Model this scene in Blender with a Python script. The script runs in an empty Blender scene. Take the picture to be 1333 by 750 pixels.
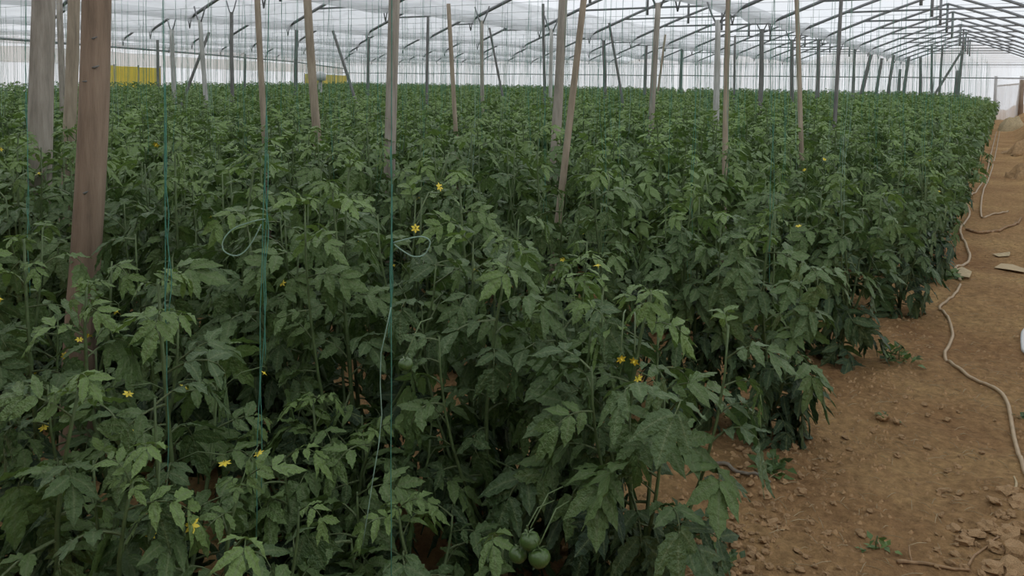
import bpy, math, random
import numpy as np
from mathutils import Matrix, Vector, noise

R = math.radians
rng = random.Random(7)
col = bpy.context.scene.collection
scene = bpy.context.scene

# ------------------------------------------------------------------ camera, sky, exposure
FPX, PPX, PPY = 1050.0, 666.5, 161.0
CAM = Vector((0.0, 0.0, 1.75))
YAW, PITCH, ROLL = R(31.1), R(3.0), 0.0135
cam_data = bpy.data.cameras.new('camera')
cam_data.sensor_width = 36.0
cam_data.lens = FPX / 1333.0 * 36.0
cam_data.shift_y = (PPY - 375.0) / 1333.0
cam_data.clip_start, cam_data.clip_end = 0.05, 400
cam = bpy.data.objects.new('camera', cam_data)
col.objects.link(cam)
CROT = Matrix.Rotation(YAW, 3, 'Z') @ Matrix.Rotation(R(90) - PITCH, 3, 'X') @ Matrix.Rotation(ROLL, 3, 'Z')
cam.matrix_world = Matrix.Translation(CAM) @ CROT.to_4x4()
scene.camera = cam

world = bpy.data.worlds.new('overcast_sky')
scene.world = world
world.use_nodes = True
bg = world.node_tree.nodes['Background']
bg.inputs['Color'].default_value = (0.93, 0.96, 1.0, 1)
bg.inputs['Strength'].default_value = 1.0
vs = scene.view_settings
vs.view_transform = 'Standard'
vs.look = 'None'
vs.gamma = 1.0
vs.exposure = 0.18
vs.use_curve_mapping = False
scene.cycles.transparent_max_bounces = 24

# ------------------------------------------------------------------ camera maths used to read places off the photograph
def ray(px, py):
    return CROT @ Vector(((px - PPX) / FPX, -(py - PPY) / FPX, -1.0))

def at(px, py, depth):
    return CAM + ray(px, py) * depth

def ground(px, py, z=0.0):
    d = ray(px, py)
    return CAM + d * ((z - CAM.z) / d.z)

CT, ST = math.cos(YAW), math.sin(YAW)
def cam_xz(x, y):
    return x * CT + y * ST, -x * ST + y * CT

def px_of(x, y):
    xc, zc = cam_xz(x, y)
    return (PPX + FPX * xc / zc) if zc > 0.2 else -9999

def x_on_row(px, y):                     # world X of the point of row Y that shows at column px
    k = (px - PPX) / FPX
    return (k * CT - ST) * y / (CT + k * ST)

def depth_on_line(px, x):                # depth of the point of the line X = x that shows at column px
    k = (px - PPX) / FPX
    y = x * (CT + k * ST) / (k * CT - ST)
    return cam_xz(x, y)[1]

# ------------------------------------------------------------------ materials
def new_mat(name):
    m = bpy.data.materials.new(name)
    m.use_nodes = True
    nt = m.node_tree
    return m, nt, nt.nodes['Principled BSDF'], nt.nodes['Material Output']

def noise_node(nt, scale, detail=4, rough=0.6, coord='Object', stretch=None):
    tc = nt.nodes.new('ShaderNodeTexCoord')
    n = nt.nodes.new('ShaderNodeTexNoise')
    n.inputs['Scale'].default_value = scale
    n.inputs['Detail'].default_value = detail
    n.inputs['Roughness'].default_value = rough
    if stretch:
        mp = nt.nodes.new('ShaderNodeMapping')
        mp.inputs['Scale'].default_value = stretch
        nt.links.new(tc.outputs[coord], mp.inputs['Vector'])
        nt.links.new(mp.outputs['Vector'], n.inputs['Vector'])
    else:
        nt.links.new(tc.outputs[coord], n.inputs['Vector'])
    return n

def ramp(nt, src, stops):
    r = nt.nodes.new('ShaderNodeValToRGB')
    e = r.color_ramp.elements
    while len(e) < len(stops):
        e.new(0.5)
    for k, (p, c) in enumerate(stops):
        e[k].position = p
        e[k].color = (*c, 1)
    nt.links.new(src, r.inputs['Fac'])
    return r

def add_bump(nt, bsdf, src, strength, dist=0.01):
    b = nt.nodes.new('ShaderNodeBump')
    b.inputs['Strength'].default_value = strength
    b.inputs['Distance'].default_value = dist
    nt.links.new(src, b.inputs['Height'])
    nt.links.new(b.outputs['Normal'], bsdf.inputs['Normal'])

def plain(name, c, rough=0.6, var=0.25, scale=8, metal=0.0, coord='Object', stretch=None, bump=0.0):
    m, nt, b, out = new_mat(name)
    n = noise_node(nt, scale, coord=coord, stretch=stretch)
    r = ramp(nt, n.outputs['Fac'], [(0.3, tuple(v * (1 - var) for v in c)), (0.7, tuple(min(1, v * (1 + var)) for v in c))])
    nt.links.new(r.outputs['Color'], b.inputs['Base Color'])
    b.inputs['Roughness'].default_value = rough
    b.inputs['Metallic'].default_value = metal
    if bump:
        add_bump(nt, b, n.outputs['Fac'], bump)
    return m

def leaf_mat(name, dark, light, trans=0.18):
    m, nt, b, out = new_mat(name)
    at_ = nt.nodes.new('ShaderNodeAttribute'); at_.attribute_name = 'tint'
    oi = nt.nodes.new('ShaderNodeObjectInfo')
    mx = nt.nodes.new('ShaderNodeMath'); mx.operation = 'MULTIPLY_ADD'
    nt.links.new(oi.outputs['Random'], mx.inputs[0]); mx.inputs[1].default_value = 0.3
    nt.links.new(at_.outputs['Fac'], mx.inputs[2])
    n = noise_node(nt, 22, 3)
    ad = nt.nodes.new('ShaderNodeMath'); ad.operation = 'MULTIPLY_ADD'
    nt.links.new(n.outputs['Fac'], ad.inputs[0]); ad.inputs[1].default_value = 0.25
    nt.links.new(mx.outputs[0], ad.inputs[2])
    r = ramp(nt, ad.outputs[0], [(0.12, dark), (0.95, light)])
    rb = nt.nodes.new('ShaderNodeAttribute'); rb.attribute_name = 'rib'
    pw = nt.nodes.new('ShaderNodeMath'); pw.operation = 'POWER'; pw.inputs[1].default_value = 9.0
    nt.links.new(rb.outputs['Fac'], pw.inputs[0])
    vm = nt.nodes.new('ShaderNodeMix'); vm.data_type = 'RGBA'
    nt.links.new(pw.outputs[0], vm.inputs['Factor']); nt.links.new(r.outputs['Color'], vm.inputs['A'])
    vm.inputs['B'].default_value = (0.17, 0.22, 0.10, 1)
    nt.links.new(vm.outputs['Result'], b.inputs['Base Color'])
    b.inputs['Roughness'].default_value = 0.46
    b.inputs['Specular IOR Level'].default_value = 0.42
    tr = nt.nodes.new('ShaderNodeBsdfTranslucent')
    hs = nt.nodes.new('ShaderNodeHueSaturation')
    hs.inputs['Value'].default_value = 1.5
    hs.inputs['Saturation'].default_value = 1.15
    nt.links.new(r.outputs['Color'], hs.inputs['Color'])
    nt.links.new(hs.outputs['Color'], tr.inputs['Color'])
    ms = nt.nodes.new('ShaderNodeMixShader'); ms.inputs[0].default_value = trans
    nt.links.new(b.outputs[0], ms.inputs[1]); nt.links.new(tr.outputs[0], ms.inputs[2])
    nt.links.new(ms.outputs[0], out.inputs['Surface'])
    n2 = noise_node(nt, 14, 3)
    add_bump(nt, b, n2.outputs['Fac'], 0.5, 0.045)
    return m

def film_mat(name, c, opaque, streak=(1, 1, 1), scale=1.5, vary=0.15):
    m, nt, b, out = new_mat(name)
    nt.nodes.remove(b)
    tr = nt.nodes.new('ShaderNodeBsdfTransparent'); tr.inputs['Color'].default_value = (0.93, 0.94, 0.95, 1)
    tl = nt.nodes.new('ShaderNodeBsdfTranslucent'); tl.inputs['Color'].default_value = (*c, 1)
    df = nt.nodes.new('ShaderNodeBsdfDiffuse'); df.inputs['Color'].default_value = (*c, 1)
    m1 = nt.nodes.new('ShaderNodeMixShader'); m1.inputs[0].default_value = 0.12
    nt.links.new(tl.outputs[0], m1.inputs[1]); nt.links.new(df.outputs[0], m1.inputs[2])
    n = noise_node(nt, scale, 5, 0.65, stretch=streak)
    mr = nt.nodes.new('ShaderNodeMapRange')
    mr.inputs['From Min'].default_value = 0.3; mr.inputs['From Max'].default_value = 0.7
    mr.inputs['To Min'].default_value = max(0, opaque - vary); mr.inputs['To Max'].default_value = min(1, opaque + vary)
    nt.links.new(n.outputs['Fac'], mr.inputs['Value'])
    m2 = nt.nodes.new('ShaderNodeMixShader')
    nt.links.new(mr.outputs[0], m2.inputs[0])
    nt.links.new(tr.outputs[0], m2.inputs[1]); nt.links.new(m1.outputs[0], m2.inputs[2])
    nt.links.new(m2.outputs[0], out.inputs['Surface'])
    return m

def soil_mat():
    m, nt, b, out = new_mat('brown_soil')
    n1 = noise_node(nt, 0.9, 5)
    n2 = noise_node(nt, 22, 6, 0.7)
    r1 = ramp(nt, n1.outputs['Fac'], [(0.3, (0.340, 0.190, 0.092)), (0.52, (0.460, 0.285, 0.138)), (0.72, (0.57, 0.378, 0.180))])
    r2 = ramp(nt, n2.outputs['Fac'], [(0.3, (0.62, 0.60, 0.56)), (0.7, (1.4, 1.4, 1.34))])
    mx = nt.nodes.new('ShaderNodeMix'); mx.data_type = 'RGBA'; mx.blend_type = 'MULTIPLY'
    mx.inputs['Factor'].default_value = 1.0
    nt.links.new(r1.outputs['Color'], mx.inputs['A']); nt.links.new(r2.outputs['Color'], mx.inputs['B'])
    nt.links.new(mx.outputs['Result'], b.inputs['Base Color'])
    b.inputs['Roughness'].default_value = 0.95
    b.inputs['Specular IOR Level'].default_value = 0.15
    n3 = noise_node(nt, 55, 5, 0.75)
    add_bump(nt, b, n3.outputs['Fac'], 1.0, 0.035)
    return m

def wood_mat(name, c, c2):
    m, nt, b, out = new_mat(name)
    n = noise_node(nt, 3.0, 6, 0.7, stretch=(9, 9, 0.9))
    n2 = noise_node(nt, 1.3, 3)
    r = ramp(nt, n.outputs['Fac'], [(0.28, tuple(v * 0.6 for v in c)), (0.5, c), (0.75, c2)])
    r2 = ramp(nt, n2.outputs['Fac'], [(0.3, (0.75, 0.73, 0.7)), (0.7, (1.15, 1.15, 1.15))])
    mx = nt.nodes.new('ShaderNodeMix'); mx.data_type = 'RGBA'; mx.blend_type = 'MULTIPLY'; mx.inputs['Factor'].default_value = 1.0
    nt.links.new(r.outputs['Color'], mx.inputs['A']); nt.links.new(r2.outputs['Color'], mx.inputs['B'])
    nt.links.new(mx.outputs['Result'], b.inputs['Base Color'])
    b.inputs['Roughness'].default_value = 0.85
    add_bump(nt, b, n.outputs['Fac'], 0.6, 0.01)
    return m

def twine_mat(name, c):
    m, nt, b, out = new_mat(name)
    n = noise_node(nt, 60)
    r = ramp(nt, n.outputs['Fac'], [(0.3, tuple(v * 0.8 for v in c)), (0.7, tuple(v * 1.2 for v in c))])
    nt.links.new(r.outputs['Color'], b.inputs['Base Color'])
    tl = nt.nodes.new('ShaderNodeBsdfTranslucent'); nt.links.new(r.outputs['Color'], tl.inputs['Color'])
    ms = nt.nodes.new('ShaderNodeMixShader'); ms.inputs[0].default_value = 0.5
    nt.links.new(b.outputs[0], ms.inputs[1]); nt.links.new(tl.outputs[0], ms.inputs[2]); nt.links.new(ms.outputs[0], out.inputs['Surface'])
    return m

M = dict(
    leaf=leaf_mat('tomato_leaf', (0.028, 0.061, 0.030), (0.175, 0.268, 0.078)),
    stem=plain('tomato_stem', (0.10, 0.15, 0.055), 0.6, 0.3, 30),
    woody=plain('woody_stem', (0.10, 0.10, 0.045), 0.7, 0.3, 30),
    petal=plain('yellow_petal', (0.75, 0.60, 0.05), 0.5, 0.15, 40),
    fruit=plain('green_tomato', (0.065, 0.115, 0.03), 0.3, 0.25, 12),
    soil=soil_mat(),
    clod=plain('soil_clod', (0.385, 0.245, 0.122), 0.95, 0.3, 18, bump=0.6),
    brown=wood_mat('brown_wood', (0.300, 0.218, 0.155), (0.39, 0.295, 0.215)),
    grey=wood_mat('grey_weathered_wood', (0.36, 0.325, 0.275), (0.50, 0.46, 0.40)),
    tan=wood_mat('tan_peeled_wood', (0.38, 0.315, 0.235), (0.50, 0.43, 0.33)),
    white=wood_mat('pale_limewashed_wood', (0.48, 0.48, 0.45), (0.62, 0.62, 0.59)),
    dark=wood_mat('dark_grey_wood', (0.19, 0.19, 0.18), (0.27, 0.27, 0.26)),
    steel=plain('dull_grey_steel', (0.23, 0.235, 0.24), 0.55, 0.2, 6, 0.0),
    wire=plain('galvanised_wire', (0.20, 0.21, 0.21), 0.5, 0.2, 6, 0.3),
    film=film_mat('clear_roof_film', (0.9, 0.91, 0.92), 0.66, (0.5, 0.15, 0.5), 1.4, 0.12),
    wallfilm=film_mat('pleated_wall_film', (0.87, 0.88, 0.9), 0.45, (2.0, 2.0, 0.08), 1.6, 0.25),
    gutter=film_mat('grey_gutter_film', (0.70, 0.71, 0.71), 0.72, (0.6, 0.4, 1.5), 1.5, 0.15),
    net=film_mat('beige_grey_net', (0.64, 0.62, 0.58), 0.75, (1, 1, 0.2), 1.2, 0.08),
    twine=twine_mat('green_twine', (0.15, 0.40, 0.31)),
    pale_twine=twine_mat('pale_green_twine', (0.42, 0.58, 0.48)),
    hose=plain('beige_hose', (0.42, 0.31, 0.19), 0.55, 0.12, 20),
    yellow=plain('yellow_sheet', (0.85, 0.64, 0.06), 0.5, 0.08, 3),
    straw=plain('straw', (0.42, 0.33, 0.19), 0.8, 0.25, 25, bump=0.4),
    paper=plain('pale_scrap', (0.44, 0.33, 0.18), 0.7, 0.1, 10),
    whiteplastic=plain('white_plastic', (0.62, 0.63, 0.62), 0.5, 0.1, 6),
    stick=plain('dry_stick', (0.19, 0.165, 0.125), 0.9, 0.3, 40),
    twig=plain('tan_twig', (0.30, 0.19, 0.10), 0.9, 0.3, 40),
    shade_board=plain('dark_shade_board', (0.16, 0.12, 0.09), 0.85, 0.25, 4),  # opaque boards added out of view to dim the near foliage
)

# ------------------------------------------------------------------ mesh helpers
def mesh(name, v, f, mats, smooth=True, tint=None, mat_idx=None, rib=None):
    me = bpy.data.meshes.new(name)
    me.from_pydata([tuple(p) for p in v], [], [tuple(q) for q in f])
    if not isinstance(mats, (list, tuple)):
        mats = [mats]
    for m in mats:
        me.materials.append(m)
    if smooth:
        me.polygons.foreach_set('use_smooth', [True] * len(me.polygons))
    if mat_idx is not None:
        me.polygons.foreach_set('material_index', [int(i) for i in mat_idx])
    if tint is not None:
        a = me.attributes.new('tint', 'FLOAT', 'POINT')
        a.data.foreach_set('value', np.asarray(tint, dtype=np.float32))
    if rib is not None:
        a = me.attributes.new('rib', 'FLOAT', 'POINT')
        a.data.foreach_set('value', np.asarray(rib, dtype=np.float32))
    me.update()
    return me

def link(name, data, parent=None, loc=None, rot=None, scale=None):
    o = bpy.data.objects.new(name, data)
    col.objects.link(o)
    if parent: o.parent = parent
    if loc is not None: o.location = loc
    if rot is not None: o.rotation_euler = rot
    if scale is not None: o.scale = scale if hasattr(scale, '__len__') else (scale,) * 3
    return o

def tag(o, label=None, cat=None, group=None, kind=None):
    if label: o['label'] = label
    if cat: o['category'] = cat
    if group: o['group'] = group
    if kind: o['kind'] = kind
    return o

def empty(name, loc=(0, 0, 0), rz=0.0):
    o = link(name, None, loc=loc, rot=(0, 0, rz))
    o.empty_display_size = 0.1
    return o

def tube(pts, rad, sides=6, cap=True):
    pts = [Vector(p) for p in pts]
    n = len(pts)
    if not hasattr(rad, '__len__'):
        rad = [rad] * n
    v, f = [], []
    ref = Vector((1, 0, 0)) if abs((pts[-1] - pts[0]).normalized().x) < 0.8 else Vector((0, 1, 0))
    for i, p in enumerate(pts):
        t = (pts[min(i + 1, n - 1)] - pts[max(i - 1, 0)]).normalized()
        a = (ref - t * ref.dot(t)).normalized()
        ref = a
        b = t.cross(a)
        for k in range(sides):
            w = 2 * math.pi * k / sides
            v.append(p + (a * math.cos(w) + b * math.sin(w)) * rad[i])
    for i in range(n - 1):
        for k in range(sides):
            k2 = (k + 1) % sides
            f.append((i * sides + k, i * sides + k2, (i + 1) * sides + k2, (i + 1) * sides + k))
    if cap:
        f.append(tuple(reversed(range(sides))))
        f.append(tuple(range((n - 1) * sides, n * sides)))
    return v, f

def join(parts):
    v, f = [], []
    for a, b in parts:
        o = len(v)
        v += list(a)
        f += [tuple(i + o for i in q) for q in b]
    return v, f

def box(c, s):
    x, y, z = c; a, b, d = s[0] / 2, s[1] / 2, s[2] / 2
    v = [(x + i * a, y + j * b, z + k * d) for k in (-1, 1) for j in (-1, 1) for i in (-1, 1)]
    return v, [(0, 2, 3, 1), (4, 5, 7, 6), (0, 1, 5, 4), (2, 6, 7, 3), (0, 4, 6, 2), (1, 3, 7, 5)]

# ------------------------------------------------------------------ plan of the place
END_Y = 51.0
FRONT_Y = -1.6
GUT_Z, RIDGE_Z, TIE_Z = 3.1, 4.2, 3.52
BAY = 5.8
BAY_R = 1.5                                    # right gutter of the bay over the path
def wall_x(y): return -27.0 - (y - 9.0) * 20.0 / 41.0
def wall_y(x): return 9.0 - (x + 27.0) * 41.0 / 20.0
def path_edge(y):                              # where the crop rows stop beside the path
    return float(np.interp(y, [0, 2.3, 3.95, 5.4, 7.6, 16, 45, 52], [-0.86, -0.84, -0.86, -0.64, -0.46, -0.48, -0.34, -0.34]))

def soil_z(x, y):
    p = Vector((x, y, 0.0))
    z = 0.05 * noise.noise(p * 0.7) + 0.024 * noise.noise(p * 3.1) + 0.018 * noise.noise(p * 9.0)
    rough = min(1.0, max(0.0, abs(x + 0.05) - 0.35) * 2.0)
    z += (0.25 + rough) * 0.026 * noise.noise(p * 17.0)
    b = min(1.0, max(0.0, (x - (0.42 if y > 4 else 0.62)) / 0.7))
    z += b * b * (3 - 2 * b) * (0.42 + 0.2 * noise.noise(p * 0.8))
    return z

# floor
def axis(dense_a, dense_b, step, lo, hi, grow):
    a = list(np.arange(dense_a, dense_b, step))
    s, x = step, dense_b
    while x < hi:
        a.append(x); s *= grow; x += s
    a.append(hi)
    s, x = step, dense_a - step
    while x > lo:
        a.insert(0, x); s *= grow; x -= s
    a.insert(0, lo)
    return a
gx = axis(-2.6, 1.3, 0.035, -70, 12, 1.18)
gy = axis(1.4, 8.0, 0.035, -8, 75, 1.045)
gv = [(x, y, soil_z(x, y)) for y in gy for x in gx]
nx = len(gx)
gf = [(j * nx + i, j * nx + i + 1, (j + 1) * nx + i + 1, (j + 1) * nx + i) for j in range(len(gy) - 1) for i in range(nx - 1)]
floor = link('floor', mesh('floor', gv, gf, M['soil']))
tag(floor, 'bare brown soil floor with a trodden dirt path', kind='structure')

# ceiling: one film sheet and gutter sheet per bay
ceiling = empty('ceiling')
tag(ceiling, 'white translucent plastic film roof over the bays', kind='structure')
def roof_z(u):                                 # u in 0..1 across a bay
    t = 1 - abs(2 * u - 1)
    return GUT_Z + (RIDGE_Z - GUT_Z) * (t * 1.0 + 0.03 * math.sin(math.pi * t))
NBAY = 9
for j in range(NBAY):
    x1 = BAY_R - BAY * j; x0 = x1 - BAY
    y0 = max(FRONT_Y, wall_y((x0 + x1) / 2)) if (x0 + x1) / 2 < wall_x(FRONT_Y) else FRONT_Y
    if y0 > END_Y - 2: continue
    us = np.linspace(0, 1, 13)
    ys = np.linspace(y0, END_Y, max(4, int((END_Y - y0) / 1.0)))
    v = []
    for y in ys:
        ph = (y % 3.0) / 3.0
        sag = -0.04 * math.sin(math.pi * ph)
        for u in us:
            v.append((x0 + u * BAY, y, roof_z(u) + 0.05 + sag * math.sin(math.pi * u) + 0.015 * noise.noise(Vector((u * 9, y * 1.3, j)))))
    nu = len(us)
    f = [(a * nu + i, a * nu + i + 1, (a + 1) * nu + i + 1, (a + 1) * nu + i) for a in range(len(ys) - 1) for i in range(nu - 1)]
    link('roof_film', mesh('roof_film', v, f, M['film']), ceiling)
    # gutter trough of grey film along the left gutter of this bay
    ys = np.linspace(y0, END_Y, max(6, int((END_Y - y0) / 0.35)))
    prof = [(-0.25, 0.13), (-0.15, 0.06), (-0.05, -0.05), (0.05, -0.06), (0.15, 0.05), (0.25, 0.13)]
    v = []
    for y in ys:
        for k, (dx, dz) in enumerate(prof):
            w = 0.06 * noise.noise(Vector((k * 0.7, y * 1.1, j * 5.3)))
            d = 0.10 * max(0, noise.noise(Vector((3.1, y * 0.45, j * 2.3)))) if abs(dx) < 0.15 else 0
            v.append((x0 + dx + w * 0.4, y, GUT_Z + dz + w - d))
    nu = len(prof)
    f = [(a * nu + i, a * nu + i + 1, (a + 1) * nu + i + 1, (a + 1) * nu + i) for a in range(len(ys) - 1) for i in range(nu - 1)]
    link('gutter_film', mesh('gutter_film', v, f, M['gutter']), ceiling)

# film walls in three courses, each its own sheet
def sheet(name, p0, p1, z0, z1, mat, parent, pleat=0.06, step=0.25):
    p0, p1 = Vector((*p0, 0)), Vector((*p1, 0))
    L = (p1 - p0).length
    n = max(2, int(L / step))
    nrm = Vector((-(p1 - p0).y, (p1 - p0).x, 0)).normalized()
    v, f = [], []
    for i in range(n + 1):
        s = i / n
        p = p0.lerp(p1, s)
        for k in range(4):
            q = k / 3
            zz = z0 + ((z1(p) if callable(z1) else z1) - z0) * q
            w = pleat * noise.noise(Vector((p.x * 2.3, p.y * 2.3, q * 0.6 + z0)))
            v.append(tuple(p + nrm * w + Vector((0, 0, zz + (0.05 * noise.noise(Vector((p.x * .5, p.y * .5, z0 * 3 + q))) if 0 < k else 0)))))
    for i in range(n):
        for k in range(3):
            f.append((i * 4 + k, (i + 1) * 4 + k, (i + 1) * 4 + k + 1, i * 4 + k + 1))
    return link(name, mesh(name, v, f, mat), parent)

def gable(p):
    u = ((p.x - BAY_R) / BAY) % 1.0
    return roof_z(u) + 0.03

wl = empty('wall_left'); tag(wl, 'pleated white film side wall behind the crop', kind='structure')
A, B = (wall_x(FRONT_Y), FRONT_Y), (wall_x(END_Y), END_Y)
sheet('lower_film', A, B, 0.0, 2.22, M['wallfilm'], wl)
sheet('net_band', A, B, 2.2, 2.78, M['net'], wl, 0.03)
sheet('upper_film', A, B, 2.75, GUT_Z + 0.32, M['wallfilm'], wl)
sheet('gable_film', A, B, GUT_Z + 0.1, lambda p: gable(p) + 0.05, M['film'], wl)
rail = tube([(A[0] + 0.35, A[1], GUT_Z - 0.1), (-34.65, wall_y(-35), GUT_Z - 0.12), (-41.65, wall_y(-42), GUT_Z - 0.2), (B[0] + 0.35, B[1], GUT_Z - 0.5)], 0.05, 6)
link('eave_rail', mesh('eave_rail', *rail, M['steel']), wl)

wb = empty('wall_back'); tag(wb, 'far white film end wall with a rail across it', kind='structure')
A, B = (wall_x(END_Y) - 1, END_Y), (0.30, END_Y)
sheet('lower_film', A, B, 0.0, 2.2, M['wallfilm'], wb)
sheet('upper_film', A, B, 2.2, 3.15, M['wallfilm'], wb, 0.05)
sheet('gable_film', A, B, 3.1, gable, M['film'], wb, 0.04)
sheet('upper_film', (0.30, END_Y), (4.0, END_Y), 2.2, 3.15, M['wallfilm'], wb, 0.05)
sheet('lower_film', (0.30, END_Y + 0.5), (4.0, END_Y + 0.5), 0.0, 2.3, M['wallfilm'], wb, 0.1)
sheet('gable_film', (0.30, END_Y), (4.0, END_Y), 3.1, gable, M['film'], wb, 0.04)
link('cross_rail', mesh('cross_rail', *tube([(x, END_Y - 0.12, 2.28 + 0.02 * math.sin(x)) for x in np.linspace(-48, 3, 18)], 0.035, 6), M['steel']), wb)
link('cross_rail', mesh('cross_rail', *tube([(x, END_Y - 0.12, 3.0 + 0.02 * math.sin(x * 2)) for x in np.linspace(-48, 3, 18)], 0.02, 6), M['steel']), wb)

wr = empty('wall_right'); tag(wr, 'film side wall beside the dirt bank', kind='structure')
sheet('side_film', (BAY_R + 0.15, FRONT_Y), (BAY_R + 0.15, END_Y), 0.0, GUT_Z + 0.12, M['wallfilm'], wr)
wf = empty('wall_front'); tag(wf, 'unseen end wall behind the viewer, boarded dark to shade the near leaves', kind='structure')  # unseen; made of opaque boards to cut light on leaves facing the camera
bx0, bw = wall_x(FRONT_Y), 0.30
BOARD = mesh('shade_board', *box((0, 0, 1.55), (bw - 0.008, 0.03, 3.1)), M['shade_board'], False)
for k in range(int((BAY_R + 0.15 - bx0) / bw) + 1):
    link('shade_board', BOARD, wf, (bx0 + bw * k, FRONT_Y + 0.01 * (k % 2), 0))
sheet('gable_film', (bx0, FRONT_Y), (BAY_R + 0.15, FRONT_Y), 3.08, gable, M['gutter'], wf, 0.02)

ORD = ['', 'first', 'second', 'third', 'fourth', 'fifth', 'sixth', 'seventh', 'eighth', 'ninth', 'tenth', 'eleventh', 'twelfth', 'thirteenth',
       'fourteenth', 'fifteenth', 'sixteenth', 'seventeenth', 'eighteenth', 'nineteenth']
for _t, _o in (('twenty', 'twentieth'), ('thirty', 'thirtieth'), ('forty', 'fortieth'), ('fifty', 'fiftieth'), ('sixty', 'sixtieth'), ('seventy', 'seventieth'), ('eighty', 'eightieth')):
    ORD += [_o] + ['%s-%s' % (_t, w) for w in ORD[1:10]]

# ------------------------------------------------------------------ roof trusses
K = 2.9
def truss_meshes():
    out = {}
    l = [(-K, 0, GUT_Z), (-K * 0.5, 0, roof_z(0.25)), (-0.55, 0, roof_z(0.5 - 0.55 / BAY)), (0, 0, roof_z(0.5))]
    r = [(-x, y, z) for x, y, z in l]
    out['l'] = mesh('rafter', *tube(l, 0.038, 6), M['steel'])
    out['r'] = mesh('rafter', *tube(r, 0.038, 6), M['steel'])
    w = K * (1 - (TIE_Z - GUT_Z) / (RIDGE_Z - GUT_Z)) + 0.12
    out['t'] = mesh('tie_beam', *tube([(-w, 0, TIE_Z), (0, 0.02, TIE_Z + 0.01), (w, 0, TIE_Z)], 0.026, 6), M['steel'])
    out['k'] = mesh('king_post', *tube([(0, 0.03, TIE_Z - 0.16), (0, 0.03, roof_z(0.5) - 0.02)], 0.032, 6), M['steel'])
    fork = join([tube([(s, 0, GUT_Z - 0.24), (s + d, 0, GUT_Z - 0.08), (s + 1.6 * d, 0, GUT_Z + 0.02)], 0.013, 5) for s in (-K,) for d in (-0.035, 0.035)])
    out['f'] = mesh('gutter_fork', *fork, M['steel'])
    return out
TM = truss_meshes()
bay_names = ['over the dirt path', 'of the second bay from the path', 'of the third bay from the path', 'of the fourth bay from the path',
             'of the fifth bay from the path', 'of the sixth bay near the left film wall', 'of the farthest left bay']
for j in range(7):
    seen = 0
    cx = BAY_R - BAY * (j + 0.5)
    ys = [y for y in np.arange(3.0, END_Y - 0.5, 3.0)]
    for n, y in enumerate(ys):
        if cx < wall_x(y) + 2.5: continue
        inside = False
        for u in np.linspace(0, 1, 9):
            X = cx - K + u * 2 * K
            p = CROT.transposed() @ (Vector((X, y, roof_z(u))) - CAM)
            if p.z < -0.5:
                qx = PPX + FPX * p.x / -p.z; qy = PPY - FPX * p.y / -p.z
                if -60 < qx < 1393 and -60 < qy: inside = True
        if not inside: continue
        yj = y + rng.uniform(-0.1, 0.1)
        t = empty('roof_truss', (cx, yj, 0))
        seen += 1
        tag(t, '%s nearest grey roof truss %s' % (ORD[seen], bay_names[j]), 'roof truss', 'roof trusses %s' % bay_names[j])
        link('rafter', TM['l'], t); link('rafter', TM['r'], t); link('tie_beam', TM['t'], t)
        if rng.random() < 0.85:
            link('king_post', TM['k'], t)
        link('gutter_fork', TM['f'], t)

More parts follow.
